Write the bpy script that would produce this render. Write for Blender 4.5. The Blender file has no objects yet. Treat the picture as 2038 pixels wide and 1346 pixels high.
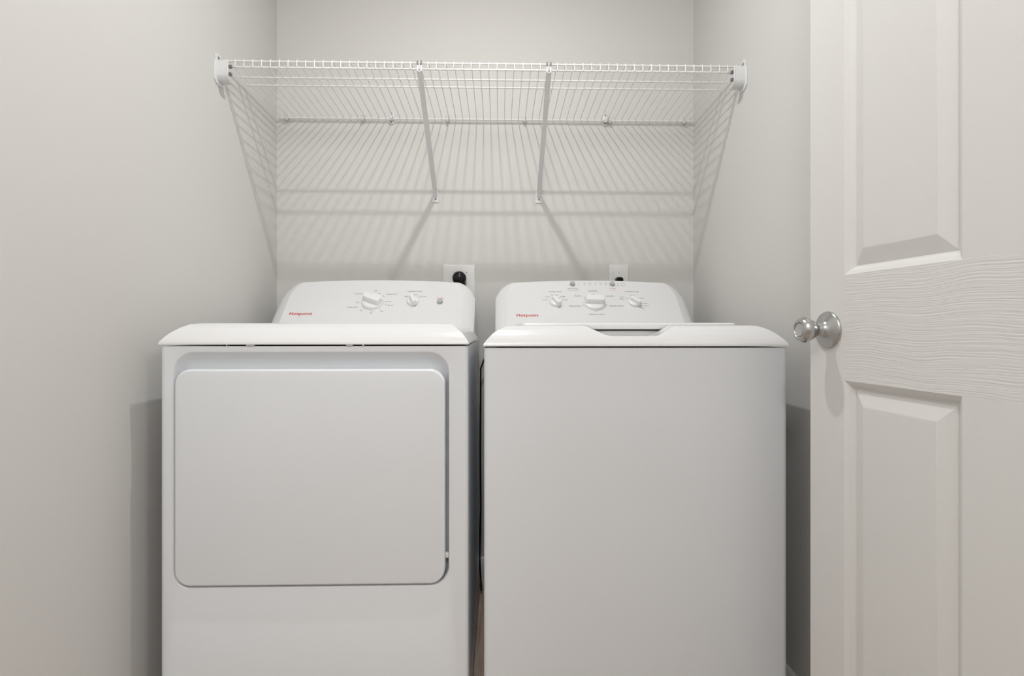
import bpy, bmesh, math, random
from mathutils import Vector, Matrix

random.seed(7)
C = bpy.context.scene.collection
PI = math.pi

# ------------------------------------------------------------------ camera
CAM_D, CAM_Z = 2.007, 0.93
cam_data = bpy.data.cameras.new('camera')
cam_data.sensor_width = 36.0
cam_data.lens = 36.0 * 1090.0 / 2038.0
cam_data.shift_y = -21.0 / 2038.0
cam_data.clip_start = 0.02
cam = bpy.data.objects.new('camera', cam_data)
C.objects.link(cam)
cam.location = (0.0, -CAM_D, CAM_Z)
cam.rotation_euler = (PI / 2, 0, -math.radians(1.366))
bpy.context.scene.camera = cam

# ------------------------------------------------------------------ world, view, lamp strengths
w = bpy.data.worlds.new('world')
bpy.context.scene.world = w
w.use_nodes = True
w.node_tree.nodes['Background'].inputs[0].default_value = (0.9, 0.95, 1.0, 1)
w.node_tree.nodes['Background'].inputs[1].default_value = 0.3
vs = bpy.context.scene.view_settings
vs.view_transform = 'Standard'
vs.look = 'None'
vs.gamma = 1.0
vs.use_curve_mapping = False
vs.exposure = 0.06
LAMP_NEAR = 8.8       # bulb above the machines
LAMP_FAR = 7.8      # bulb further back in the room
LAMP_COLOR = (1.0, 0.998, 0.99)
HALL_FILL = 7.0      # unseen fill lamp added in the hall to brighten the lower left wall
HALL_FILL_POS = (1.35, -2.6, 2.335)
LAMP_NEAR_POS = (-0.05, -0.87, 2.335)
LAMP_FAR_POS = (-0.10, -2.6, 2.335)

XL, XR, YF, H = -0.8056, 0.7183, -3.4, 2.44
DOOR_Y0, DOOR_Y1 = -1.765, -2.535         # doorway in the right wall


# ------------------------------------------------------------------ materials
def mat(name, color, rough=0.5, metal=0.0, bump=None, coat=0.0, spec=0.5):
    m = bpy.data.materials.new(name)
    m.use_nodes = True
    nt = m.node_tree
    b = nt.nodes['Principled BSDF']
    b.inputs['Base Color'].default_value = (*color, 1)
    b.inputs['Roughness'].default_value = rough
    b.inputs['Metallic'].default_value = metal
    b.inputs['Coat Weight'].default_value = coat
    b.inputs['Coat Roughness'].default_value = 0.08
    b.inputs['Specular IOR Level'].default_value = spec
    if bump:
        scale, strength, dist = bump
        tc = nt.nodes.new('ShaderNodeTexCoord')
        n = nt.nodes.new('ShaderNodeTexNoise')
        n.inputs['Scale'].default_value = scale
        n.inputs['Detail'].default_value = 3
        bp = nt.nodes.new('ShaderNodeBump')
        bp.inputs['Strength'].default_value = strength
        bp.inputs['Distance'].default_value = dist
        nt.links.new(tc.outputs['Object'], n.inputs['Vector'])
        nt.links.new(n.outputs['Fac'], bp.inputs['Height'])
        nt.links.new(bp.outputs['Normal'], b.inputs['Normal'])
    return m


M = {}
M['wall'] = mat('wall_paint', (0.645, 0.635, 0.615), 0.75, bump=(90, 0.12, 0.001))
M['ceiling'] = mat('ceiling_paint', (0.78, 0.77, 0.75), 0.9, bump=(60, 0.3, 0.003))
M['trim'] = mat('trim_paint', (0.80, 0.79, 0.77), 0.35)
M['enamel'] = mat('white_enamel', (0.775, 0.795, 0.825), 0.28, bump=(500, 0.05, 0.0005), coat=0.25)
M['plastic'] = mat('white_plastic', (0.745, 0.745, 0.75), 0.2, coat=0.3)
M['knob'] = mat('knob_plastic', (0.80, 0.80, 0.80), 0.25, coat=0.3)
M['wire'] = mat('white_vinyl_coat', (0.80, 0.79, 0.77), 0.35)
M['bracket'] = mat('white_bracket_plastic', (0.70, 0.71, 0.71), 0.4)
M['brace'] = mat('white_brace_paint', (0.72, 0.72, 0.72), 0.4)
M['nickel'] = mat('satin_nickel', (0.50, 0.50, 0.495), 0.24, 1.0)
M['steel'] = mat('steel_screw', (0.5, 0.5, 0.5), 0.3, 1.0)
M['zinc_and_shade'] = mat('zinc_and_shade_grey', (0.22, 0.22, 0.22), 0.5, 0.4)  # screws and hooks; also the painted shade at the bracket cups
M['dark'] = mat('dark_gap', (0.02, 0.02, 0.02), 0.7)
M['black'] = mat('black_plastic', (0.008, 0.007, 0.008), 0.16, spec=0.3)
M['rubber'] = mat('grey_cord_rubber', (0.08, 0.08, 0.085), 0.5)
M['button'] = mat('grey_button', (0.42, 0.43, 0.44), 0.35)
M['ink'] = mat('black_print', (0.06, 0.06, 0.065), 0.6)
M['ink_grey'] = mat('grey_print', (0.28, 0.28, 0.28), 0.6)
M['red'] = mat('red_print', (0.52, 0.035, 0.03), 0.5)
M['outlet'] = mat('outlet_plastic', (0.76, 0.755, 0.745), 0.35)
M['slot'] = mat('slot_dark', (0.05, 0.05, 0.05), 0.6)


def door_material(name, axis):
    """white paint over embossed wood grain; axis 'u' = grain along the rail, 'z' = along the stile, 'p' = panel"""
    m = mat(name, (0.715, 0.708, 0.69), 0.42)
    nt = m.node_tree
    b = nt.nodes['Principled BSDF']
    tc = nt.nodes.new('ShaderNodeTexCoord')
    mp = nt.nodes.new('ShaderNodeMapping')
    nt.links.new(tc.outputs['Object'], mp.inputs['Vector'])
    bp = nt.nodes.new('ShaderNodeBump')
    if axis == 'u':
        # long wavy lines stacked in z
        lo = nt.nodes.new('ShaderNodeTexNoise')
        lo.inputs['Scale'].default_value = 5.0
        lo.inputs['Detail'].default_value = 2.0
        nt.links.new(tc.outputs['Object'], lo.inputs['Vector'])
        sep = nt.nodes.new('ShaderNodeSeparateXYZ')
        nt.links.new(tc.outputs['Object'], sep.inputs[0])
        mul = nt.nodes.new('ShaderNodeMath'); mul.operation = 'MULTIPLY_ADD'
        mul.inputs[1].default_value = 0.03
        nt.links.new(lo.outputs['Fac'], mul.inputs[0])
        nt.links.new(sep.outputs['Z'], mul.inputs[2])
        comb = nt.nodes.new('ShaderNodeCombineXYZ')
        nt.links.new(sep.outputs['X'], comb.inputs['X'])
        nt.links.new(sep.outputs['Y'], comb.inputs['Y'])
        nt.links.new(mul.outputs[0], comb.inputs['Z'])
        mp.inputs['Scale'].default_value = (7, 9, 390)
        nt.links.new(comb.outputs[0], mp.inputs['Vector'])
        n = nt.nodes.new('ShaderNodeTexNoise')
        n.inputs['Scale'].default_value = 1.0
        n.inputs['Detail'].default_value = 1.5
        n.inputs['Roughness'].default_value = 0.4
        nt.links.new(mp.outputs[0], n.inputs['Vector'])
        ramp = nt.nodes.new('ShaderNodeValToRGB')
        ramp.color_ramp.elements[0].position = 0.30
        ramp.color_ramp.elements[1].position = 0.60
        nt.links.new(n.outputs['Fac'], ramp.inputs[0])
        nt.links.new(ramp.outputs['Color'], bp.inputs['Height'])
        bp.inputs['Strength'].default_value = 0.5
        bp.inputs['Distance'].default_value = 0.0006
    else:
        mp.inputs['Scale'].default_value = (90, 90, 7) if axis == 'z' else (150, 150, 25)
        n = nt.nodes.new('ShaderNodeTexNoise')
        n.inputs['Scale'].default_value = 1.0
        n.inputs['Detail'].default_value = 3.0
        nt.links.new(mp.outputs[0], n.inputs['Vector'])
        nt.links.new(n.outputs['Fac'], bp.inputs['Height'])
        bp.inputs['Strength'].default_value = 0.14 if axis == 'z' else 0.3
        bp.inputs['Distance'].default_value = 0.0012
    nt.links.new(bp.outputs['Normal'], b.inputs['Normal'])
    return m


M['rail'] = door_material('door_paint_rail_grain', 'u')
M['stile'] = door_material('door_paint_stile_grain', 'z')
M['panel'] = door_material('door_paint_panel_grain', 'p')


def wood_material():
    m = mat('vinyl_plank', (0.3, 0.2, 0.15), 0.45)
    nt = m.node_tree
    b = nt.nodes['Principled BSDF']
    tc = nt.nodes.new('ShaderNodeTexCoord')
    info = nt.nodes.new('ShaderNodeObjectInfo')
    add = nt.nodes.new('ShaderNodeVectorMath'); add.operation = 'ADD'
    nt.links.new(tc.outputs['Object'], add.inputs[0])
    nt.links.new(info.outputs['Location'], add.inputs[1])
    mp = nt.nodes.new('ShaderNodeMapping')
    mp.inputs['Scale'].default_value = (70, 3, 3)
    nt.links.new(add.outputs[0], mp.inputs['Vector'])
    n = nt.nodes.new('ShaderNodeTexNoise')
    n.inputs['Scale'].default_value = 1.0
    n.inputs['Detail'].default_value = 6
    n.inputs['Distortion'].default_value = 0.6
    nt.links.new(mp.outputs[0], n.inputs['Vector'])
    r = nt.nodes.new('ShaderNodeValToRGB')
    r.color_ramp.elements[0].position = 0.3
    r.color_ramp.elements[0].color = (0.22, 0.155, 0.12, 1)
    r.color_ramp.elements[1].position = 0.72
    r.color_ramp.elements[1].color = (0.62, 0.50, 0.41, 1)
    nt.links.new(n.outputs['Fac'], r.inputs[0])
    nt.links.new(r.outputs[0], b.inputs['Base Color'])
    return m


M['wood'] = wood_material()


def emit(name, color, strength):
    m = bpy.data.materials.new(name)
    m.use_nodes = True
    nt = m.node_tree
    nt.nodes.remove(nt.nodes['Principled BSDF'])
    e = nt.nodes.new('ShaderNodeEmission')
    e.inputs[0].default_value = (*color, 1)
    e.inputs[1].default_value = strength
    nt.links.new(e.outputs[0], nt.nodes['Material Output'].inputs[0])
    m.cycles.emission_sampling = 'NONE'
    return m


# ------------------------------------------------------------------ helpers
def smooth(me, deg=35):
    for p in me.polygons:
        p.use_smooth = True
    me.set_sharp_from_angle(angle=math.radians(deg))


def obj(name, bm, m, parent=None, deg=35, mtx=None):
    if isinstance(bm, bmesh.types.BMesh):
        bmesh.ops.recalc_face_normals(bm, faces=bm.faces)
        me = bpy.data.meshes.new(name)
        bm.to_mesh(me)
        bm.free()
        smooth(me, deg)
        me.materials.append(m)
    else:
        me = bm
    o = bpy.data.objects.new(name, me)
    C.objects.link(o)
    if parent:
        o.parent = parent
    if mtx is not None:
        o.matrix_local = mtx
    return o


def tag(o, label, cat, group=None, kind=None):
    if label:
        o['label'] = label
    if cat:
        o['category'] = cat
    if group:
        o['group'] = group
    if kind:
        o['kind'] = kind
    return o


def thing(name, label, cat, loc=(0, 0, 0), group=None, kind=None):
    o = bpy.data.objects.new(name, None)
    o.empty_display_size = 0.05
    C.objects.link(o)
    o.location = loc
    return tag(o, label, cat, group, kind)


def box(bm, x0, x1, y0, y1, z0, z1, bev=0.0, seg=2):
    v = [bm.verts.new(p) for p in ((x0, y0, z0), (x1, y0, z0), (x1, y1, z0), (x0, y1, z0),
                                   (x0, y0, z1), (x1, y0, z1), (x1, y1, z1), (x0, y1, z1))]
    fs = [bm.faces.new([v[i] for i in q]) for q in ((0, 3, 2, 1), (4, 5, 6, 7), (0, 1, 5, 4), (1, 2, 6, 5), (2, 3, 7, 6), (3, 0, 4, 7))]
    if bev:
        es = list({e for f in fs for e in f.edges})
        bmesh.ops.bevel(bm, geom=es, offset=bev, segments=seg, affect='EDGES', profile=0.5)
    return bm


def BX(*a, **k):
    return box(bmesh.new(), *a, **k)


def frame_of(d):
    d = d.normalized()
    a = Vector((0, 0, 1)) if abs(d.z) < 0.9 else Vector((1, 0, 0))
    u = d.cross(a).normalized()
    return u, d.cross(u).normalized()


def tube(bm, pts, r, seg=8, cap=True):
    pts = [Vector(p) for p in pts]
    rings = []
    n = len(pts)
    u = None
    for i, p in enumerate(pts):
        if i == 0:
            t = pts[1] - pts[0]
        elif i == n - 1:
            t = pts[-1] - pts[-2]
        else:
            t = (pts[i] - pts[i - 1]).normalized() + (pts[i + 1] - pts[i]).normalized()
        t.normalize()
        if u is None:
            u, v = frame_of(t)
        else:
            u = (u - t * u.dot(t)).normalized()
            v = t.cross(u)
        rr = r[i] if isinstance(r, (list, tuple)) else r
        rings.append([bm.verts.new(p + (u * math.cos(2 * PI * k / seg) + v * math.sin(2 * PI * k / seg)) * rr) for k in range(seg)])
    for a, b in zip(rings, rings[1:]):
        for k in range(seg):
            bm.faces.new((a[k], a[(k + 1) % seg], b[(k + 1) % seg], b[k]))
    if cap:
        bm.faces.new(rings[0][::-1])
        bm.faces.new(rings[-1])
    return bm


def lathe(bm, prof, o=(0, 0, 0), axis=(0, 0, 1), seg=32):
    """prof: (radius, height) pairs along the axis"""
    o, axis = Vector(o), Vector(axis).normalized()
    u, v = frame_of(axis)
    rings = []
    for r, h in prof:
        if r < 1e-6:
            rings.append([bm.verts.new(o + axis * h)])
        else:
            rings.append([bm.verts.new(o + axis * h + (u * math.cos(2 * PI * k / seg) + v * math.sin(2 * PI * k / seg)) * r) for k in range(seg)])
    for a, b in zip(rings, rings[1:]):
        if len(a) == 1 and len(b) == 1:
            continue
        for k in range(seg):
            k2 = (k + 1) % seg
            if len(a) == 1:
                bm.faces.new((a[0], b[k2], b[k]))
            elif len(b) == 1:
                bm.faces.new((a[k], a[k2], b[0]))
            else:
                bm.faces.new((a[k], a[k2], b[k2], b[k]))
    return bm


def rrect(x0, x1, z0, z1, r, n=8):
    """rounded rectangle outline, 4*(n+1) points; r = one radius or (bl, br, tr, tl)"""
    r = (r,) * 4 if not isinstance(r, (tuple, list)) else r
    cs = ((x0 + r[0], z0 + r[0], PI, r[0]), (x1 - r[1], z0 + r[1], 1.5 * PI, r[1]), (x1 - r[2], z1 - r[2], 0, r[2]), (x0 + r[3], z1 - r[3], 0.5 * PI, r[3]))
    return [(cx + rr * math.cos(a0 + PI / 2 * k / n), cz + rr * math.sin(a0 + PI / 2 * k / n)) for cx, cz, a0, rr in cs for k in range(n + 1)]


def loops(bm, rings, cap_first=False, cap_last=True):
    """bridge closed loops of 3D points with equal counts"""
    R = [[bm.verts.new(p) for p in ring] for ring in rings]
    n = len(R[0])
    for a, b in zip(R, R[1:]):
        for k in range(n):
            bm.faces.new((a[k], a[(k + 1) % n], b[(k + 1) % n], b[k]))
    if cap_first:
        bm.faces.new(R[0][::-1])
    if cap_last:
        bm.faces.new(R[-1])
    return bm


def strip(bm, path, width_axis, w, t_axis_fn, t):
    """flat bar swept along path: width w along width_axis, thickness t"""
    wa = Vector(width_axis)
    path = [Vector(p) for p in path]
    rings = []
    for i, p in enumerate(path):
        d = (path[min(i + 1, len(path) - 1)] - path[max(i - 1, 0)]).normalized()
        nrm = d.cross(wa).normalized()
        ww = w[i] if isinstance(w, (list, tuple)) else w
        rings.append([p - wa * ww / 2 - nrm * t / 2, p + wa * ww / 2 - nrm * t / 2, p + wa * ww / 2 + nrm * t / 2, p - wa * ww / 2 + nrm * t / 2])
    return loops(bm, rings, True, True)


def text_into(bm, s, width, mtx, bold=0.0, extrude=0.00015, shear=0.0, height=None):
    cu = bpy.data.curves.new('lettering', 'FONT')
    cu.body = s
    cu.align_x = 'CENTER'
    cu.align_y = 'CENTER'
    cu.size = 1.0
    cu.offset = bold
    cu.space_character = 1.06
    cu.resolution_u = 3
    to = bpy.data.objects.new('lettering', cu)
    C.objects.link(to)
    bpy.context.view_layer.update()
    dg = bpy.context.evaluated_depsgraph_get()
    me = bpy.data.meshes.new_from_object(to.evaluated_get(dg))
    xs = [v.co.x for v in me.vertices]
    ys = [v.co.y for v in me.vertices]
    sx = width / (max(xs) - min(xs))
    sy = sx if height is None else height / (max(ys) - min(ys))
    cx, cy = (max(xs) + min(xs)) / 2, (max(ys) + min(ys)) / 2
    base = len(bm.verts)
    me.transform(Matrix.Diagonal((sx, sy, 1, 1)) @ Matrix.Translation((-cx, -cy, extrude)))
    me.transform(mtx)
    bm.from_mesh(me)
    bpy.data.objects.remove(to)
    bpy.data.curves.remove(cu)
    bpy.data.meshes.remove(me)
    return bm


def screw_bm(bm, o, axis, r=0.004, h=0.0015):
    return lathe(bm, [(r, 0), (r, h * 0.5), (r * 0.8, h), (0, h * 1.1)], o, axis, 14)


# ================================================================== THE ROOM
def struct(name, bm, m, parent=None, **k):
    o = obj(name, bm, m, parent, **k)
    if parent is None:
        o['kind'] = 'structure'
    return o


T = 0.1
HX = 1.9                              # hall beyond the doorway in the right wall
struct('wall_back', BX(XL - T, XR + T, 0, T, 0, H), M['wall'])
struct('wall_left', BX(XL - T, XL, YF, 0, 0, H), M['wall'])
struct('wall_front', BX(XL - T, HX + T, YF - T, YF, 0, H), M['wall'])
wr = bmesh.new()
box(wr, XR, XR + T, DOOR_Y0, 0, 0, H)
box(wr, XR, XR + T, YF, DOOR_Y1, 0, H)
box(wr, XR, XR + T, DOOR_Y1, DOOR_Y0, 2.06, H)
struct('wall_right', wr, M['wall'])
hall = bmesh.new()
box(hall, HX, HX + T, YF, -1.2, 0, H)
box(hall, XR + T, HX + T, -1.2, -1.1, 0, H)
struct('wall_hall', hall, M['wall'])
struct('ceiling', BX(XL - T, HX + T, YF - T, T, H, H + 0.08), M['ceiling'])

# floor: a dark underlay and single vinyl planks on it
fl = struct('floor', BX(XL - T, HX + T, YF - T, T, -0.06, -0.008), M['dark'])
pm = bpy.data.meshes.new('plank')
pb = BX(-0.0745, 0.0745, -0.599, 0.599, -0.008, 0.0, bev=0.0012, seg=1)
bmesh.ops.recalc_face_normals(pb, faces=pb.faces)
pb.to_mesh(pm); pb.free(); smooth(pm); pm.materials.append(M['wood'])
nx = int((HX - XL) / 0.15) + 2
for i in range(nx):
    off = (0.0, 0.43, 0.81, 0.2, 0.62)[i % 5]
    for j in range(4):
        cy = -0.2 - 1.2 * j + off - 0.4
        if cy - 0.6 > 0.05 or cy + 0.6 < YF - 0.02:
            continue
        p = bpy.data.objects.new('plank', pm)
        C.objects.link(p)
        p.parent = fl
        p.location = (-0.857 + 0.15 * i, cy, 0)


def baseboard(name, a, b, nrm):
    """profiled skirting from a to b (floor points), nrm = into the room"""
    a, b, nrm = Vector(a), Vector(b), Vector(nrm)
    prof = [(0, 0), (0.013, 0), (0.013, 0.062), (0.0115, 0.068), (0.0115, 0.072), (0.008, 0.080), (0.0075, 0.085), (0.004, 0.09), (0, 0.09)]
    bm = bmesh.new()
    rings = [[p + nrm * d + Vector((0, 0, z)) for d, z in prof] for p in (a, b)]
    loops(bm, rings, True, True)
    return struct(name, bm, M['trim'])


baseboard('baseboard_back', (XL + 0.013, 0, 0), (XR - 0.013, 0, 0), (0, -1, 0))
baseboard('baseboard_left', (XL, 0, 0), (XL, YF, 0), (1, 0, 0))
baseboard('baseboard_right', (XR, 0, 0), (XR, DOOR_Y0 + 0.06, 0), (-1, 0, 0))
baseboard('baseboard_front', (XL + 0.013, YF, 0), (XR, YF, 0), (0, 1, 0))
cs = bmesh.new()
box(cs, XR - 0.008, XR, DOOR_Y0, DOOR_Y0 + 0.058, 0, 2.12, bev=0.003)
box(cs, XR - 0.008, XR, DOOR_Y1 - 0.058, DOOR_Y1, 0, 2.12, bev=0.003)
box(cs, XR - 0.008, XR, DOOR_Y1 + 0.0005, DOOR_Y0 - 0.0005, 2.06, 2.12, bev=0.003)
struct('trim_1', cs, M['trim'])


# ------------------------------------------------------------------ ceiling lights (both above the frame) and the added hall fill
x, y, z = LAMP_NEAR_POS
t = thing('ceiling_light', 'round white ceiling bulb above the washer and dryer', 'light', (x, y, H))
obj('lamp_holder', lathe(bmesh.new(), [(0.055, 0), (0.055, -0.012), (0.045, -0.022), (0.025, -0.03), (0.022, -0.045), (0.0, -0.045)], seg=28), M['trim'], t)
obj('bulb_neck', lathe(bmesh.new(), [(0.014, -0.045), (0.018, -0.055), (0.036, z - H + 0.008), (0.034, z - H + 0.002), (0.030, z - H + 0.002)], seg=28), M['trim'], t)
obj('bulb', lathe(bmesh.new(), [(0.030, z - H + 0.002), (0, z - H + 0.002)], seg=28), emit('bulb_glow', LAMP_COLOR, 40), t)
ld_ = bpy.data.lights.new('bulb_light', 'AREA')
ld_.shape = 'DISK'
ld_.size = 0.036
ld_.energy = LAMP_NEAR
ld_.color = LAMP_COLOR
lo_ = bpy.data.objects.new('bulb_light', ld_)
C.objects.link(lo_)
lo_.location = (x, y, z)

def flush_light(pos, watts, label):
    x, y, z = pos
    t = thing('ceiling_light', label, 'light', (x, y, H))
    obj('base_ring', lathe(bmesh.new(), [(0.175, 0), (0.175, -0.02), (0.165, -0.024), (0.165, 0)], seg=40), M['trim'], t)
    obj('diffuser', lathe(bmesh.new(), [(0.164, -0.012), (0.162, -0.05), (0.150, -0.075), (0.12, -0.09), (0.06, -0.098), (0, -0.1)], seg=40), emit('diffuser_glow', LAMP_COLOR, watts * 0.4), t)
    a = bpy.data.lights.new('diffuser_light', 'POINT')
    a.energy = watts * 4
    a.shadow_soft_size = 0.15
    a.color = LAMP_COLOR
    o = bpy.data.objects.new('diffuser_light', a)
    C.objects.link(o)
    o.location = (x, y, H - 0.27)


flush_light(LAMP_FAR_POS, LAMP_FAR, 'round flush ceiling light at the room end away from the machines')
flush_light(HALL_FILL_POS, HALL_FILL, 'added fill light in the hall, brightening the lower left wall')  # added lamp, throws light through the doorway onto the left wall

# ================================================================== THE DOOR
# leaf swung back against the right wall; u runs from the knob edge toward the hinges, w points into the room, z up
U = Vector((0.0848, -0.9963, 0)).normalized()
Wn = Vector((-0.9963, -0.0848, 0)).normalized()
door = thing('door_1', None, None, (0.6142, -0.9413, 0), kind='structure')
DM = Matrix(((U.x, Wn.x, 0, 0), (U.y, Wn.y, 0, 0), (0, 0, 1, 0), (0, 0, 0, 1)))   # local x = u, local y = w


def dpart(name, bm, m, **k):
    return obj(name, bm, m, door, mtx=DM, **k)


DT, DW, DH = 0.034, 0.762, 2.03
st, pw = 0.0933, 0.23
mu0 = st + pw                      # mullion start
mu1 = DW - st - pw
zr = [0.012, 0.24, 0.8345, 1.0245, 1.64, 1.745, 1.925, DH]     # bottom rail, low panels, lock rail, mid panels, rail, top panels, top rail
gap = 0.0003
dpart('stile', BX(0, st, -DT, 0, zr[0], DH), M['stile'])
dpart('stile', BX(DW - st, DW, -DT, 0, zr[0], DH), M['stile'])
for a, b in ((zr[0], zr[1]), (zr[2], zr[3]), (zr[4], zr[5]), (zr[6], zr[7])):
    dpart('rail', BX(st, DW - st, -DT, 0, a, b), M['rail'])
for a, b in ((zr[1], zr[2]), (zr[3], zr[4]), (zr[5], zr[6])):
    dpart('mullion', BX(mu0, mu1, -DT, 0, a, b), M['stile'])
    for x0 in (st, mu1):
        x1 = x0 + pw
        bm = bmesh.new()

        def q(i, y):
            return [(x0 + i, y, a + i), (x1 - i, y, a + i), (x1 - i, y, b - i), (x0 + i, y, b - i)]
        loops(bm, [q(0, 0), q(0.002, -0.0012), q(0.007, -0.0045), q(0.011, -0.0092), q(0.0135, -0.0115), q(0.0155, -0.0118), q(0.0165, -0.0112), q(0.041, -0.0030), q(0.043, -0.0026), q(0.045, -0.0026)], False, True)
        loops(bm, [q(0, -DT), q(0.012, -DT + 0.010), q(0.041, -DT + 0.003)], False, True)
        dpart('panel', bm, M['panel'], deg=12)


def knob_set(sign, y0):
    bm = bmesh.new()
    c = (0.0525, y0, 0.9255)
    ax = (0, sign, 0)
    lathe(bm, [(0.0, 0), (0.0345, 0), (0.0347, 0.0025), (0.0335, 0.0045), (0.0315, 0.0058), (0.0265, 0.0085), (0.020, 0.0115), (0.0155, 0.0150),
               (0.0132, 0.0195), (0.0128, 0.0225), (0.0118, 0.0228)], c, ax, 48)
    rose = dpart('rose', bm, M['nickel'], deg=50)
    bm = bmesh.new()
    prof = [(0.0, 0.0205), (0.0105, 0.0205), (0.0125, 0.0230), (0.0118, 0.0245), (0.0120, 0.0260), (0.0138, 0.0290), (0.0168, 0.0330), (0.0196, 0.0375),
            (0.0220, 0.0425), (0.0236, 0.0475), (0.0234, 0.0515), (0.0218, 0.0555), (0.0190, 0.0588), (0.0165, 0.0603), (0.0150, 0.0606),
            (0.0140, 0.0598), (0.0132, 0.0580), (0.0122, 0.0578)]
    lathe(bm, prof, c, ax, 48)
    kn = dpart('door_knob', bm, M['nickel'], deg=50)
    bm = bmesh.new()
    lathe(bm, [(0.0122, 0.0570), (0.0122, 0.0588), (0.0112, 0.0596), (0.0, 0.0600)], c, ax, 32)
    b = obj('knob_face', bm, M['nickel'], kn)
    return rose, kn


knob_set(1, 0.0)
knob_set(-1, -DT)
bm = BX(-0.0012, 0.0004, -0.028, -0.006, 0.895, 0.955)
dpart('latch_plate', bm, M['nickel'])
for z in (0.25, 1.02, 1.80):
    bm = bmesh.new()
    tube(bm, [(DW + 0.006, -0.004, z - 0.044), (DW + 0.006, -0.004, z + 0.044)], 0.0055, 12)
    dpart('hinge', bm, M['nickel'])

# ================================================================== WASHER AND DRYER
B0, Z0, A45 = 0.280, 0.935, math.radians(45)
FM = Matrix(((1, 0, 0, 0), (0, math.cos(A45), -math.sin(A45), -B0), (0, math.sin(A45), math.cos(A45), Z0), (0, 0, 0, 1)))   # console face: x, s (up the slope), n (outward)


def cabinet(x0, x1, dzf, dzb, z0, z1, parent, r=0.010):
    """folded steel wrap: sides, back, top deck and the rounded front corners (front panel set between them)"""
    bm = bmesh.new()
    n = 5
    pts = [(x0 + r, -dzf)] + [(x0 + r - r * math.sin(PI / 2 * k / n), -dzf + r - r * math.cos(PI / 2 * k / n)) for k in range(1, n + 1)]
    pts += [(x0, -dzb), (x1, -dzb)]
    pts += [(x1 - r + r * math.cos(PI / 2 * k / n), -dzf + r - r * math.sin(PI / 2 * k / n)) for k in range(0, n + 1)]
    lo = [bm.verts.new((x, y, z0)) for x, y in pts]
    hi = [bm.verts.new((x, y, z1)) for x, y in pts]
    for k in range(len(pts) - 1):
        bm.faces.new((lo[k], lo[k + 1], hi[k + 1], hi[k]))
    bm.faces.new(hi)
    bm.faces.new(lo[::-1])
    return obj('cabinet', bm, M['enamel'], parent)


def g_arc(t):
    pts = ((0, 0), (0.03, 0.09), (0.12, 0.27), (0.27, 0.50), (0.50, 0.765), (0.73, 0.93), (0.88, 0.985), (1.0, 1.0))
    for (a, va), (b, vb) in zip(pts, pts[1:]):
        if t <= b:
            f = (t - a) / (b - a)
            return va + (vb - va) * f
    return 1.0


def smoothstep(a, b, x):
    t = max(0, min(1, (x - a) / (b - a)))
    return t * t * (3 - 2 * t)


def top_cap(x0, x1, dzf, dzb, z0, h, wx, wf, notch=None, top_in=None, lip=0.0035):
    """moulded top cover: rounded slopes at the front and sides, mitred at the corners, optional finger notch in the front rim"""
    ts = [0, 0.015, 0.03, 0.07, 0.12, 0.19, 0.27, 0.34, 0.42, 0.5, 0.58, 0.66, 0.73, 0.8, 0.88, 0.94, 1.0]
    fine = []
    for a, b in zip(ts, ts[1:]):
        fine += [a, (a + b) / 2]
    ts = fine + [1.0]
    N = 160 if notch else 24
    bm = bmesh.new()
    rows = []
    # hull points for each t: left side back -> left front -> front row -> right front -> right side back
    def g(t):
        # smooth the piecewise profile
        return (g_arc(max(0, t - 0.03)) + 2 * g_arc(t) + g_arc(min(1, t + 0.03))) / 4 if 0.03 < t < 0.97 else g_arc(t)
    for t in [-1] + ts:
        tt = max(t, 0)
        zz = z0 + h * g(tt) if t >= 0 else z0 - lip
        xa, xb, yf = x0 + wx * tt, x1 - wx * tt, -dzf + wf * tt
        row = [(xa, -dzb, zz), (xa, -dzf + 0.25, zz)]
        for k in range(N + 1):
            x = xa + (xb - xa) * k / N
            z = min(zz, notch(x)) if notch else zz
            row.append((x, yf, z))
        row += [(xb, -dzf + 0.25, zz), (xb, -dzb, zz)]
        rows.append(row)
    V = [[bm.verts.new(p) for p in r] for r in rows]
    for a, b in zip(V, V[1:]):
        for k in range(len(a) - 1):
            bm.faces.new((a[k], a[k + 1], b[k + 1], b[k]))
    return bm, V


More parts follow.
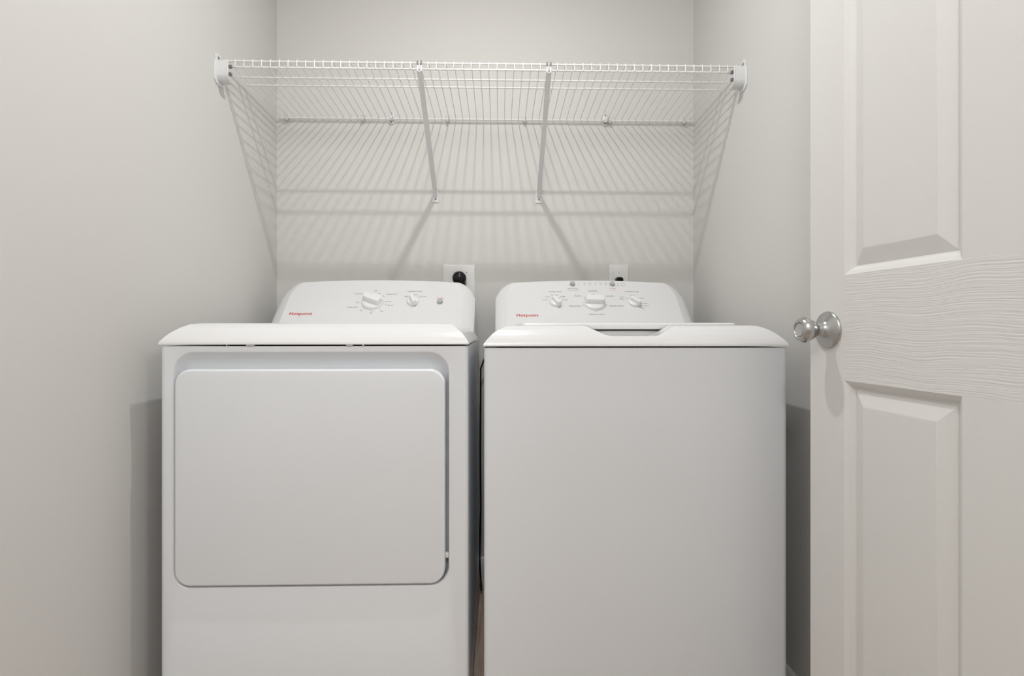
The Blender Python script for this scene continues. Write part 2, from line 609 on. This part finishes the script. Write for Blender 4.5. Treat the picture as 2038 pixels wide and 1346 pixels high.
def console(x0, x1, parent):
    """sloping control panel with rounded shoulders, arched top and bevelled ends"""
    bm = bmesh.new()
    n = 12

    def outline(ix, it):
        a, b = x0 + ix, x1 - ix
        sh, rx, rs = 0.2165 - it, 0.058 - ix * 0.45, 0.075
        P, Wt = [], []
        P.append((a, -0.035)); Wt.append(1)
        P.append((a, 0.03)); Wt.append(1)
        P.append((a, 0.09)); Wt.append(1)
        for k in range(n + 1):
            th = PI / 2 * k / n
            P.append((a + rx - rx * math.cos(th), sh - rs + rs * math.sin(th)))
            Wt.append(math.cos(th) ** 1.0)
        m = 16
        for k in range(1, m):
            t = k / m
            P.append((a + rx + (b - a - 2 * rx) * t, sh + 0.0115 * (1 - (2 * t - 1) ** 2)))
            Wt.append(0)
        for k in range(n + 1):
            th = PI / 2 * (1 - k / n)
            P.append((b - rx + rx * math.cos(th), sh - rs + rs * math.sin(th)))
            Wt.append(math.cos(th) ** 1.0)
        P.append((b, 0.09)); Wt.append(1)
        P.append((b, 0.03)); Wt.append(1)
        P.append((b, -0.035)); Wt.append(1)
        return P, Wt
    rings = []
    P, Wt = outline(0, 0)

    def place(p, d):
        return FM @ Vector((p[0], p[1], -d))
    outer = [place(p, 0.026 * w + 0.006 * (1 - w)) for p, w in zip(P, Wt)]
    rings.append([(v.x, -0.095, v.z) for v in outer])
    rings.append(outer)
    for fx, fd in ((0.12, 0.80), (0.35, 0.52), (0.6, 0.30), (0.82, 0.125), (0.92, 0.045), (0.97, 0.012), (1.0, 0.0)):
        Pi, Wi = outline(0.040 * fx, 0.007 * fx)
        rings.append([place(p, (0.026 * w + 0.006 * (1 - w)) * fd) for p, w in zip(Pi, Wi)])
    loops(bm, rings, True, True)
    # base corners may come up at the back: keep everything above the cabinet top
    for v in bm.verts:
        v.co.z = max(v.co.z, 0.893)
    return obj('console', bm, M['plastic'], parent, deg=28)


def knob(name, x, s, r, ang, parent, pointer=False, big=False):
    """round skirt with a raised finger bar; ang = direction of the bar on the panel"""
    bm = bmesh.new()
    hs = 0.010 if big else 0.009
    lathe(bm, [(r * 1.03, 0), (r * 1.03, 0.0015), (r, 0.002), (r * 0.97, hs * 0.6), (r * 0.93, hs * 0.85), (r * 0.86, hs), (r * 0.55, hs + 0.0008), (0, hs + 0.001)], (0, 0, 0), (0, 0, 1), 40)
    L = r * (0.90 if big else 0.92)
    L1 = r * 1.16 if pointer else L
    w0 = r * (0.43 if big else 0.40)
    hb = 0.0175 if big else 0.0125

    def lp(f, wv, z):
        return [Vector((px, py, z)) for px, py in rrect(-L * f, L1 * f if not pointer else L1 * f, -wv, wv, wv * 0.55, 5)]
    loops(bm, [lp(1.0, w0, hs * 0.45), lp(0.99, w0 * 0.98, hs), lp(0.95, w0 * 0.88, hs + hb * 0.55), lp(0.92, w0 * 0.80, hs + hb * 0.85), lp(0.89, w0 * 0.70, hs + hb * 0.97), lp(0.82, w0 * 0.52, hs + hb)], True, True)
    bmesh.ops.rotate(bm, verts=bm.verts, cent=(0, 0, 0), matrix=Matrix.Rotation(ang, 3, 'Z'))
    return obj(name, bm, M['knob'], parent, mtx=FM @ Matrix.Translation((x, s, 0.0002)), deg=40)


def button(name, x, s, r, parent):
    bm = bmesh.new()
    lathe(bm, [(r * 1.12, 0), (r * 1.12, 0.0012), (r * 1.02, 0.0016), (r, 0.006), (r * 0.93, 0.0075), (0, 0.0080)], (0, 0, 0), (0, 0, 1), 28)
    return obj(name, bm, M['button'], parent, mtx=FM @ Matrix.Translation((x, s, 0.0002)))


def lettering(items, parent, dashes=(), dots=()):
    kinds = {0: ('lettering', M['ink']), 1: ('lettering', M['red']), 2: ('lettering', M['ink_grey']), 3: ('logo_lettering', M['red'])}
    for s, x, sl, wd, g in items:
        bm = bmesh.new()
        text_into(bm, s, wd, Matrix.Identity(4), bold=(0.022 if g == 3 else 0.0 if g in (0, 1) else 0.0), height=(0.0165 if g == 3 else None))
        o = obj(kinds[g][0], bm, kinds[g][1], parent, mtx=FM @ Matrix.Translation((x, sl, 0.0001)))
        o['label'] = ('red' if g in (1, 3) else 'grey' if g == 2 else 'black') + ' printed ' + ('logo' if g == 3 else 'word ' + s.lower())
    for x, sl, a in dashes:
        obj('dial_mark', BX(-0.0035, 0.0035, -0.0007, 0.0007, 0, 0.0003), M['ink'], parent, mtx=FM @ Matrix.Translation((x, sl, 0.0001)) @ Matrix.Rotation(math.radians(a), 4, 'Z'))
    for x, sl in dots:
        obj('dial_mark', lathe(bmesh.new(), [(0.0013, 0), (0.0013, 0.0003), (0, 0.0003)], (0, 0, 0), (0, 0, 1), 10), M['ink'], parent, mtx=FM @ Matrix.Translation((x, sl, 0.0001)))


def feet(x0, x1, y0, y1, parent):
    for x in (x0, x1):
        for y in (y0, y1):
            bm = bmesh.new()
            lathe(bm, [(0, 0), (0.022, 0), (0.022, 0.008), (0.008, 0.010), (0.008, 0.034), (0, 0.034)], (x, y, 0), (0, 0, 1), 16)
            obj('foot', bm, M['rubber'], parent)


WASHER_TEXT =[('WATER LEVEL',0.1888,0.1630,0.0458,0),
    ('Low',0.1626,0.1376,0.0134,0),
    ('Auto',0.1516,0.1226,0.0150,0),
    ('Medium',0.1867,0.1462,0.0236,0),
    ('High',0.2139,0.1377,0.0151,0),
    ('Max',0.2227,0.1227,0.0134,0),
    ('Deep Rinse',0.2507,0.1794,0.0342,0),
    ('fabric softener',0.2516,0.1709,0.0358,2),
    ('START',0.3879,0.1803,0.0232,1),
    ('hold 3 sec',0.3866,0.1717,0.0205,2),
    ('Fill',0.2932,0.2076,0.0069,2),
    ('Soak',0.3122,0.2077,0.0104,2),
    ('Wash',0.3313,0.2077,0.0113,2),
    ('Rinse',0.3495,0.2078,0.0113,2),
    ('Spin',0.3677,0.2078,0.0087,2),
    ('Control',0.4246,0.2059,0.0174,2),
    ('Lid Lock',0.4230,0.1953,0.0173,2),
    ('NORMAL',0.3177,0.1672,0.0307,0),
    ('BULKY',0.2656,0.1416,0.0236,0),
    ('WHITES',0.3703,0.1413,0.0271,0),
    ('DELICATES',0.2489,0.0920,0.0380,0),
    ('QUICK WASH',0.3865,0.0922,0.0465,0),
    ('DRAIN & SPIN',0.3160,0.0527,0.0490,0),
    ('TEMPERATURE',0.4486,0.1636,0.0479,0),
    ('Cold',0.4128,0.1373,0.0127,0),
    ('Plus',0.4112,0.1273,0.0135,0),
    ('Cold',0.4473,0.1462,0.0136,0),
    ('Cool',0.4769,0.1314,0.0135,0),
    ('Mild',0.4847,0.1058,0.0126,0),
    ('Warm',0.4857,0.0936,0.0167,0),
    ('Hot',0.4733,0.0807,0.0099,0),
    ('Hotpoint',0.0921,0.0466,0.0712,3),]
DRYER_TEXT =[('NORMAL',-0.4662,0.1506,0.0299,0),
    ('OFF',-0.4121,0.1659,0.0109,0),
    ('DELICATE',-0.3562,0.1491,0.0333,0),
    ('OFF',-0.4626,0.1080,0.0106,0),
    ('OFF',-0.3586,0.1126,0.0107,0),
    ('80 min',-0.3529,0.0953,0.0187,0),
    ('TIMED DRY',-0.4755,0.0851,0.0364,0),
    ('20',-0.4446,0.0708,0.0072,0),
    ('40',-0.4112,0.0584,0.0072,0),
    ('60',-0.3779,0.0662,0.0072,0),
    ('TEMPERATURE',-0.2828,0.1632,0.0486,0),
    ('Medium',-0.2760,0.1467,0.0167,0),
    ('High',-0.3074,0.1379,0.0133,0),
    ('No Heat',-0.2518,0.1377,0.0233,0),
    ('START',-0.1929,0.1289,0.0232,1),
    ('Hotpoint',-0.6328,0.0531,0.0723,3),]
WASHER_DOTS =[ (0.2742,0.1996),
    (0.2923,0.1997),
    (0.3113,0.1997),
    (0.3303,0.1998),
    (0.3484,0.1998),
    (0.3666,0.1999),
    (0.4089,0.2053),
    (0.4074,0.1952),
    (0.3177,0.1536),
    (0.2852,0.1353),
    (0.2759,0.0967),
    (0.3548,0.0968),
    (0.3150,0.0645),
    (0.1649,0.1219),
    (0.2009,0.1326),
    (0.2108,0.1212),
    (0.4273,0.1281),
    (0.4721,0.1058),
    (0.4703,0.0960),
    (0.4652,0.0863) ]
DRYER_DOTS =[ (-0.4362,0.0780),
    (-0.4110,0.0673),
    (-0.3849,0.0756),
    (-0.3697,0.0989),
    (-0.2680,0.1342),
    (-0.2960,0.1467) ]
DASH= [(-0.4431, 0.1514, 0), (-0.3976, 0.1528, -30), (-0.3824, 0.1402, -50), (-0.4487, 0.1215, 60), (-0.3693, 0.113, 0)]

# ------------------------------------------------------------------ DRYER (left)
kd = 0.9838
dx0, dx1, ddz = -0.7515 * kd, -0.0690 * kd, 0.795
fd = lambda v: 0.93 + (v - 0.93) * kd
dryer = thing('dryer', 'white clothes dryer with square front door, left of the two machines', 'dryer', (0, 0, 0))
CTD = fd(0.8885)
cabinet(dx0, dx1, ddz, 0.125, 0.03, CTD, dryer)
# front panel with the pressed recess for the door
fp = bmesh.new()
n = 10
Yf = -ddz
def ring(x0, x1, z0, z1, r, y, nn=n):
    return [(x, y, z) for x, z in rrect(x0, x1, z0, z1, r, nn)]
rx0, rx1, rz0, rz1 = -0.7215 * kd, -0.1125 * kd, fd(0.3515), fd(0.8735)
RR = (0.036, 0.040, 0.044, 0.044)
def rin(i, y, top=0.0):
    return ring(rx0 + i, rx1 - i, rz0 + i, rz1 - i - top, tuple(max(r - i, 0.004) for r in RR), y)
loops(fp, [ring(dx0 + 0.010, dx1 - 0.010, 0.03, CTD, 0.0005, Yf + 0.012),
           ring(dx0 + 0.010, dx1 - 0.010, 0.03, CTD, 0.0005, Yf),
           rin(-0.003, Yf), rin(-0.0015, Yf + 0.0006), rin(0, Yf + 0.0025), rin(0.001, Yf + 0.007, 0.004), rin(0.002, Yf + 0.014, 0.010), rin(0.003, Yf + 0.021, 0.018), rin(0.004, Yf + 0.026, 0.027), rin(0.005, Yf + 0.029, 0.036), rin(0.007, Yf + 0.0305, 0.044)], False, True)
obj('front_panel', fp, M['enamel'], dryer, deg=30)
# door slab
dd = bmesh.new()
ax0, ax1, az0, az1 = -0.7170 * kd, -0.1205 * kd, fd(0.3565), fd(0.8375)
DR = (0.034, 0.034, 0.034, 0.034)
def din(i, y):
    return ring(ax0 + i, ax1 - i, az0 + i, az1 - i, tuple(r - i for r in DR), y)
loops(dd, [din(0.004, Yf + 0.029), din(0.0, Yf + 0.027), din(0, Yf + 0.001), din(0.0006, Yf - 0.0030), din(0.0018, Yf - 0.0048), din(0.0036, Yf - 0.0059), din(0.0055, Yf - 0.0062)], True, True)
door_d = obj('door', dd, M['enamel'], dryer, deg=40)
obj('hinge_tab', BX(-0.1205 * kd, -0.1135 * kd, Yf + 0.006, Yf + 0.022, fd(0.410), fd(0.421), bev=0.001), M['plastic'], dryer)

bm, V = top_cap(dx0 - 0.0012, dx1 + 0.0012, ddz + 0.004, 0.268, fd(0.8955), 0.0440, 0.060, 0.060)
top = [V[-1][k] for k in range(len(V[-1]))]
bm.faces.new(top)
bm.faces.new([v for v in V[0]][::-1])
bm.faces.new([r[0] for r in V])
bm.faces.new([r[-1] for r in V][::-1])
loops_v = None
bk = bmesh.ops.holes_fill(bm, edges=bm.edges)
obj('top_panel', bm, M['plastic'], dryer, deg=25)
# small spacer clips in the shadow gap under the top
for x, wd in ((-0.595, 0.002), (-0.552, 0.018), (-0.335, 0.014), (-0.30, 0.004)):
    obj('spacer_clip', BX(x, x + wd, Yf - 0.003, Yf + 0.02, CTD + 0.0001, CTD + 0.004), M['button'], dryer)

dcon = console(-0.7290, -0.0800, dryer)
lettering(DRYER_TEXT, dcon, DASH, DRYER_DOTS)
knob('timer_knob', -0.4125, 0.110, 0.0365, math.radians(-27), dcon, big=True)
knob('temperature_knob', -0.2824, 0.113, 0.0200, math.radians(-66), dcon, pointer=True)
button('start_button', -0.1938, 0.1105, 0.0092, dcon)
feet(dx0 + 0.05, dx1 - 0.05, Yf + 0.05, -0.18, dryer)

# ------------------------------------------------------------------ WASHER (right)
kw = 0.9877
wx0, wx1, wdz = -0.0335 * kw, 0.6525 * kw, 0.800
washer = thing('washing_machine', 'white top loading washing machine with plain front, right of the two machines', 'washing machine', (0, 0, 0))
cabinet(wx0, wx1, wdz, 0.125, 0.03, 0.8850, washer)
Yw = -wdz
wf_ = bmesh.new()
loops(wf_, [ring(wx0 + 0.010, wx1 - 0.010, 0.03, 0.8850, 0.0005, Yw + 0.012, 3), ring(wx0 + 0.010, wx1 - 0.010, 0.03, 0.8850, 0.0005, Yw, 3)], True, True)
obj('front_panel', wf_, M['enamel'], washer)


def notch(x):
    lo, hi = 0.9105, 0.96
    a = smoothstep(0.174, 0.256, x)
    b = 1 - smoothstep(0.344, 0.420, x)
    full = 0.9385
    d = min(a, b)
    return full + 0.0005 - (full + 0.0005 - lo) * d if d > 0 else hi


bm, V = top_cap(wx0 - 0.0012, wx1 + 0.0004, wdz + 0.004, 0.268, 0.8920, 0.0430, 0.066, 0.050, notch=notch)
# rim runs back a little, then drops to the sunken deck the lid sits in
rim = V[-1]
R1 = []
ym = -wdz - 0.004 + 0.050 + 0.016
for k, v in enumerate(rim):
    x, y, z = v.co
    ix = 0.014 if x < 0.3 else -0.014
    if k in (0, 1, len(rim) - 2, len(rim) - 1):
        R1.append(bm.verts.new((x + ix, y, z)))
    else:
        t = (x - rim[2].co.x) / (rim[-3].co.x - rim[2].co.x)
        xx = rim[2].co.x + 0.014 + (rim[-3].co.x - rim[2].co.x - 0.028) * t
        R1.append(bm.verts.new((xx, ym, z)))
R2 = [bm.verts.new((v.co.x, v.co.y, 0.9050)) for v in R1]
for A, B in ((rim, R1), (R1, R2)):
    for k in range(len(A) - 1):
        bm.faces.new((A[k], A[k + 1], B[k + 1], B[k]))
bm.faces.new(R2)
obj('top_cover', bm, M['plastic'], washer, deg=28)
# collar under the lid, then the lid itself
lx0, lx1 = wx0 + 0.083, wx1 - 0.083
obj('tub_collar', BX(lx0 + 0.006, lx1 - 0.006, ym + 0.016, -0.30, 0.9055, 0.9225, bev=0.002), M['plastic'], washer)
ld = bmesh.new()
def lidr(i, z):
    return [(x, y, z) for x, y in rrect(lx0 + i, lx1 - i, ym + 0.005 + i, -0.292 - i, 0.012, 5)]
loops(ld, [lidr(0.001, 0.9262), lidr(0, 0.9268), lidr(0, 0.936), lidr(0.001, 0.9385), lidr(0.004, 0.9405), lidr(0.010, 0.9412)], True, True)
obj('lid', ld, M['plastic'], washer)

wcon = console(-0.0115, 0.6320, washer)
lettering(WASHER_TEXT, wcon, [(0.3470, 0.1379, 0)], WASHER_DOTS)
knob('cycle_knob', 0.3155, 0.107, 0.0365, math.radians(-3), wcon, big=True)
knob('water_level_knob', 0.1875, 0.108, 0.0200, math.radians(-60), wcon, pointer=True)
knob('temperature_knob', 0.4479, 0.108, 0.0200, math.radians(-47), wcon, pointer=True)
button('deep_rinse_button', 0.2511, 0.2010, 0.0085, wcon)
button('start_button', 0.3877, 0.2012, 0.0085, wcon)
feet(wx0 + 0.05, wx1 - 0.05, Yw + 0.05, -0.18, washer)

# ================================================================== WIRE SHELF
SZ_B, SZ_F, SD = 1.6905, 1.7045, 0.405           # deck height at the wall and at the lip, depth of the lip


def deck_z(dz):
    return SZ_B + (SZ_F - SZ_B) * (dz - 0.01) / (SD - 0.01)


shelf = thing('wire_shelf', 'white ventilated wire shelf spanning the alcove above the machines', 'shelf', (0, 0, 0))
wb = bmesh.new()
rw = 0.0014
tube(wb, [(0, -0.008, deck_z(0.008) - 0.0065), (0, -0.0085, deck_z(0.01) - 0.001), (0, -0.012, deck_z(0.012)), (0, -SD + 0.001, SZ_F), (0, -SD - 0.0030, SZ_F - 0.0008), (0, -SD - 0.0043, SZ_F - 0.0045),
          (0, -SD - 0.0043, SZ_F - 0.023)], rw, 6)
wo = obj('wire', wb, M['wire'], shelf)
wo.location.x = -0.7859
k = 1
while -0.7859 + 0.02518 * k < 0.705:
    c = wo.copy()
    C.objects.link(c)
    c.parent = shelf
    c.location.x = -0.7859 + 0.02518 * k
    k += 1
rr = 0.0027


def rod(dz, z, r=rr, x0=-0.796, x1=0.712):
    bm = bmesh.new()
    tube(bm, [(x0, -dz, z), (x1, -dz, z)], r, 10)
    obj('rod', bm, M['wire'], shelf)


rod(SD, SZ_F - 0.0042)
rod(SD, SZ_F - 0.0215)
rod(0.308, deck_z(0.308) - 0.0041)
rod(0.258, deck_z(0.258) - 0.0041)
rod(0.0125, SZ_B - 0.0041, 0.0030)

# end brackets (plastic cups screwed to the side walls)
for side in (-1, 1):
    lab = ('white plastic end bracket on the left wall holding the shelf lip' if side < 0 else 'white plastic end bracket on the right wall holding the shelf lip')
    X0 = XL if side < 0 else XR
    s = -side                                          # direction into the alcove
    t = thing('shelf_end_bracket', lab, 'bracket', (X0, -0.415, 1.656), group='end brackets of the wire shelf')
    # wall flange with an ear on top; outline in (y, z)
    out = [(-0.026, -0.012), (-0.024, -0.022), (-0.014, -0.030), (0.004, -0.034), (0.018, -0.030), (0.026, -0.018), (0.030, 0.010),
           (0.026, 0.034), (0.018, 0.050), (0.008, 0.058), (-0.006, 0.060), (-0.016, 0.055), (-0.020, 0.046), (-0.018, 0.036), (-0.024, 0.028)]
    bm = bmesh.new()
    def fl_(x, sc=1.0):
        return [(s * x, y * sc, z * sc) for y, z in out]
    loops(bm, [fl_(0.0004), fl_(0.0030), fl_(0.0038, 0.95)], True, True)
    obj('flange', bm, M['bracket'], t)
    # cup: front wall curving under into a floor, open on top
    prof = [(-0.0145, 0.0325), (-0.0155, 0.0335), (-0.0165, 0.0325), (-0.0175, 0.020), (-0.0175, -0.004), (-0.0160, -0.012), (-0.010, -0.019), (0.002, -0.022), (0.020, -0.020),
            (0.020, -0.0175), (0.002, -0.0195), (-0.0085, -0.0165), (-0.0137, -0.0105), (-0.0150, -0.003), (-0.0150, 0.020)]
    bm = bmesh.new()
    rings = []
    for x in (0.0036, 0.0345):
        rings.append([(s * x, y, z) for y, z in prof])
    loops(bm, rings, True, True)
    obj('cup', bm, M['bracket'], t, deg=40)
    bm = bmesh.new()                                   # thin raised rim round the open end of the cup
    tube(bm, [(s * 0.0345, y, z) for y, z in ((-0.0160, 0.033), (-0.0172, 0.020), (-0.0172, -0.004), (-0.0155, -0.012), (-0.0095, -0.0185), (0.002, -0.021), (0.018, -0.019))], 0.0018, 6)
    obj('rim', bm, M['bracket'], t)
    bm = bmesh.new()
    screw_bm(bm, (s * 0.0036, -0.006, 0.045), (s, 0, 0), 0.0042)
    obj('screw', bm, M['zinc_and_shade'], t)
    for dz_, z_ in ((0.012, 0.026), (0.012, 0.004)):
        obj('recess_shade', BX(min(s * 0.030, s * 0.037), max(s * 0.030, s * 0.037), 0.0 - 0.002, 0.006, z_ - 0.006, z_ + 0.002), M['zinc_and_shade'], t)  # dark blocks standing in for the shaded recess at the cup end

# diagonal braces
for X, lab in ((-0.2320, 'slim white diagonal shelf brace, the left of two'), (0.1478, 'slim white diagonal shelf brace, the right of two')):
    Xf = X + (0.0008 if X < 0 else -0.0018)
    t = thing('shelf_brace', lab, 'brace', (Xf, 0, 1.386), group='diagonal braces under the wire shelf')
    bm = bmesh.new()
    box(bm, -0.0125, 0.0125 - 0.001, -0.0035, -0.0003, 0.0, 0.024, bev=0.0008, seg=1)
    pl = [(-0.0125, -0.0003, 0.022), (0.0115, -0.0003, 0.022), (0.0115, -0.0035, 0.022), (-0.0125, -0.0035, 0.022)]
    dirx = 0.006 if X < 0 else -0.006
    ph = [(-0.003 + dirx, -0.0003, 0.050), (0.003 + dirx, -0.0003, 0.050), (0.003 + dirx, -0.0035, 0.050), (-0.003 + dirx, -0.0035, 0.050)]
    loops(bm, [pl, ph], True, True)
    obj('foot_plate', bm, M['bracket'], t)
    bm = bmesh.new()
    z_ = lambda v: v - 1.386
    path = [(0, -0.0032, z_(1.398)), (0, -0.012, z_(1.408)), (0, -0.030, z_(1.425)), (0, -0.050, z_(1.440)), (0, -SD + 0.012, z_(1.6665)), (0, -SD - 0.005, z_(1.6745))]
    strip(bm, path, (1, 0, 0), [0.006, 0.0105, 0.0135, 0.0140, 0.0140, 0.0135], None, 0.0018)
    for sx in (-1, 1):
        off = [0.003, 0.0053, 0.0067, 0.0069, 0.0069, 0.0065]
        pp = [Vector(p) + Vector((sx * o_, 0, 0)) for p, o_ in zip(path, off)]
        rings = []
        for i, p in enumerate(pp):
            d = (pp[min(i + 1, len(pp) - 1)] - pp[max(i - 1, 0)]).normalized()
            nn = Vector((0, -d.z, d.y)) * -1.0
            nn = nn if nn.z > 0 else -nn
            hgt = (0.003, 0.0085, 0.0085, 0.0085, 0.006, 0.003)[i]
            rings.append([p + Vector((-0.0007, 0, 0)), p + Vector((0.0007, 0, 0)), p + Vector((0.0007, 0, 0)) + nn * hgt, p + Vector((-0.0007, 0, 0)) + nn * hgt])
        loops(bm, rings, True, True)
    obj('strut', bm, M['brace'], t)
    for sx in (-1, 1):
        xa, xb = sx * 0.0052 - 0.0024, sx * 0.0052 + 0.0024
        obj('hook', BX(xa, xb, -SD - 0.0070, -SD - 0.0032, z_(SZ_F - 0.0120), z_(SZ_F + 0.0008), bev=0.0008, seg=1), M['zinc_and_shade'], t)
        obj('hook_leg', BX(xa, xb, -SD - 0.0066, -SD - 0.0032, z_(SZ_F - 0.0300), z_(SZ_F - 0.0120), bev=0.0005, seg=1), M['brace'], t)
    bm = bmesh.new()
    screw_bm(bm, (0.0005, -0.0035, 0.0135), (0, -1, 0), 0.0042, 0.002)
    obj('screw', bm, M['zinc_and_shade'], t)

# wall clips along the back rod
def hook_clip(x, lab, group='wall clips holding the back rod of the shelf'):
    t = thing('shelf_clip', lab, 'clip', (x, 0, SZ_B - 0.004), group=group)
    bm = bmesh.new()
    rings = []
    for d, sc in ((0.0003, 1.0), (0.006, 0.92), (0.0085, 0.80)):
        rings.append([(px * sc, -d, pz * sc + 0.005) for px, pz in rrect(-0.0075, 0.0075, -0.010, 0.0135, 0.0072, 4)])
    loops(bm, rings, True, True)
    lathe(bm, [(0.0058, 0), (0.0056, 0.010), (0.0046, 0.0115), (0.0, 0.0118)], (0, 0, 0.0110), (0, -1, 0), 14)
    # hook under the rod
    pts = [(0, -0.006, 0.004), (0, -0.0165, 0.0035), (0, -0.0185, -0.001), (0, -0.0165, -0.0065), (0, -0.0115, -0.0085), (0, -0.006, -0.0075)]
    strip(bm, pts, (1, 0, 0), [0.009, 0.010, 0.010, 0.009, 0.008, 0.007], None, 0.0028)
    obj('clip_body', bm, M['bracket'], t, deg=40)
    bm = bmesh.new()
    lathe(bm, [(0.0024, 0), (0.0024, 0.0009), (0, 0.001)], (0, -0.0118, 0.0110), (0, -1, 0), 10)
    obj('pin', bm, M['button'], t)
    return t


def tab_clip(x, lab):
    t = thing('shelf_clip', lab, 'clip', (x, 0, SZ_B - 0.004), group='screwed wall clips of the shelf')
    bm = bmesh.new()
    rings = []
    for d, i in ((0.0003, 0.0), (0.0045, 0.0), (0.0055, 0.0012)):
        rings.append([(px, -d, pz) for px, pz in rrect(-0.0088 + i, 0.0088 - i, -0.0165 + i, 0.0300 - i, 0.0080 - i, 5)])
    loops(bm, rings, True, True)
    strip(bm, [(0, -0.004, 0.0045), (0, -0.0165, 0.0040), (0, -0.0190, 0.0), (0, -0.0165, -0.0052), (0, -0.005, -0.0065)], (1, 0, 0), 0.0120, None, 0.0026)
    obj('clip_body', bm, M['bracket'], t, deg=40)
    for z_ in (0.0225, -0.0100):
        bm = bmesh.new()
        screw_bm(bm, (0, -0.0055, z_), (0, -1, 0), 0.0036, 0.0022)
        s_ = obj('screw', bm, M['steel'], t)
        bm = bmesh.new()
        box(bm, -0.0024, 0.0024, -0.0082, -0.0077, z_ - 0.0005, z_ + 0.0005)
        box(bm, -0.0005, 0.0005, -0.0082, -0.0077, z_ - 0.0024, z_ + 0.0024)
        obj('screw_slot', bm, M['slot'], s_)
    return t


for x, lab in ((-0.7640, 'small white clip at the left end of the back rod'),
               (-0.4915, 'small white clip on the back rod, second from the left'),
               (-0.1864, 'small white clip on the back rod, just right of the left brace'),
               (0.0935, 'small white clip on the back rod, just left of the right brace'),
               (0.4050, 'small white clip touching the right two-screw clip'),
               (0.6774, 'small white clip at the right end of the back rod')):
    hook_clip(x, lab)
tab_clip(-0.3900, 'two-screw white clip on the back rod, left of the left brace')
tab_clip(0.3895, 'two-screw white clip on the back rod, right of the right brace')

# ================================================================== OUTLETS, PLUGS AND CORDS
def plate(name, x0, x1, z0, z1, lab, screws):
    t = thing(name, lab, 'outlet', ((x0 + x1) / 2, 0, (z0 + z1) / 2))
    hx, hz = (x1 - x0) / 2, (z1 - z0) / 2
    bm = bmesh.new()
    def pr(i, y):
        return [(px, -y, pz) for px, pz in rrect(-hx + i, hx - i, -hz + i, hz - i, 0.002, 3)]
    loops(bm, [pr(0, 0.0003), pr(0, 0.0025), pr(0.0015, 0.0045), pr(0.005, 0.0056)], True, True)
    obj('cover_plate', bm, M['outlet'], t, deg=20)
    for sx, sz in screws:
        bm = bmesh.new()
        screw_bm(bm, (sx, -0.0056, sz), (0, -1, 0), 0.0026, 0.0010)
        sc = obj('screw', bm, M['outlet'], t)
        obj('screw_slot', BX(sx - 0.002, sx + 0.002, -0.0071, -0.0064, sz - 0.0004, sz + 0.0004), M['slot'], sc)
    return t


po = plate('range_outlet', -0.2038, -0.0864, 1.0420, 1.1595, 'square white wall outlet plate behind the dryer console', [(-0.0175, 0.030), (0.0265, 0.030), (-0.0175, -0.03), (0.0265, -0.03)])
bm = bmesh.new()
lathe(bm, [(0.026, 0), (0.026, 0.004), (0.0245, 0.0045)], (0.0045, -0.0056, 0.0), (0, -1, 0), 32)
lathe(bm, [(0.0245, 0.0), (0.0245, 0.002), (0, 0.002)], (0.0045, -0.0090, 0.0), (0, -1, 0), 32)
obj('receptacle', bm, M['outlet'], po)
plug = thing('dryer_plug', 'round black plug in the square outlet behind the dryer', 'plug', (-0.1430, -0.0115, 1.108))
bm = bmesh.new()
lathe(bm, [(0, 0), (0.0235, 0), (0.0250, 0.004), (0.0255, 0.014), (0.0245, 0.023), (0.0215, 0.030), (0.015, 0.0345), (0.007, 0.0360), (0, 0.0362)], (0, 0, 0), (0, -1, 0), 36)
tube(bm, [(0.002, -0.014, -0.010), (0.007, -0.016, -0.028), (0.012, -0.017, -0.042)], [0.0215, 0.0165, 0.0105], 16)
obj('plug_body', bm, M['black'], plug, deg=60)
bm = bmesh.new()
pts = [(0.012, -0.017, -0.038), (0.020, -0.018, -0.056), (0.036, -0.018, -0.065), (0.046, -0.020, -0.069), (0.043, -0.024, -0.080), (0.030, -0.028, -0.12), (0.035, -0.03, -0.2), (0.05, -0.03, -0.30), (0.058, -0.03, -0.40), (0.060, -0.035, -0.52), (0.058, -0.035, -0.66), (0.05, -0.05, -0.85), (0.03, -0.07, -1.0)]
tube(bm, pts, 0.0048, 8)
obj('power_cord', bm, M['rubber'], plug, deg=60)

po2 = plate('wall_outlet', 0.4049, 0.4775, 1.0480, 1.1612, 'narrow white wall outlet plate behind the washing machine console', [(-0.001, 0.0265)])
plug2 = thing('washer_plug', 'small black plug in the narrow outlet behind the washing machine', 'plug', (0.4395, -0.0065, 1.1020))
bm = bmesh.new()
rings = []
for d, sc in ((0, 1.0), (0.012, 1.0), (0.022, 0.88), (0.026, 0.7)):
    rings.append([(px * sc, -d, pz * sc) for px, pz in rrect(-0.0145, 0.0145, -0.014, 0.0125, (0.004, 0.004, 0.010, 0.010), 6)])
loops(bm, rings, True, True)
tube(bm, [(0, -0.012, -0.010), (0, -0.013, -0.03), (0, -0.014, -0.036)], [0.009, 0.006, 0.005], 10)
obj('plug_body', bm, M['black'], plug2)
bm = bmesh.new()
tube(bm, [(0, -0.014, -0.030), (-0.02, -0.02, -0.08), (-0.15, -0.028, -0.15), (-0.33, -0.03, -0.14), (-0.46, -0.03, -0.20), (-0.505, -0.03, -0.32), (-0.5065, -0.035, -0.60), (-0.5040, -0.045, -0.80), (-0.509, -0.06, -0.98), (-0.50, -0.09, -1.09)], 0.0030, 8)
obj('power_cord', bm, M['black'], plug2, deg=60)
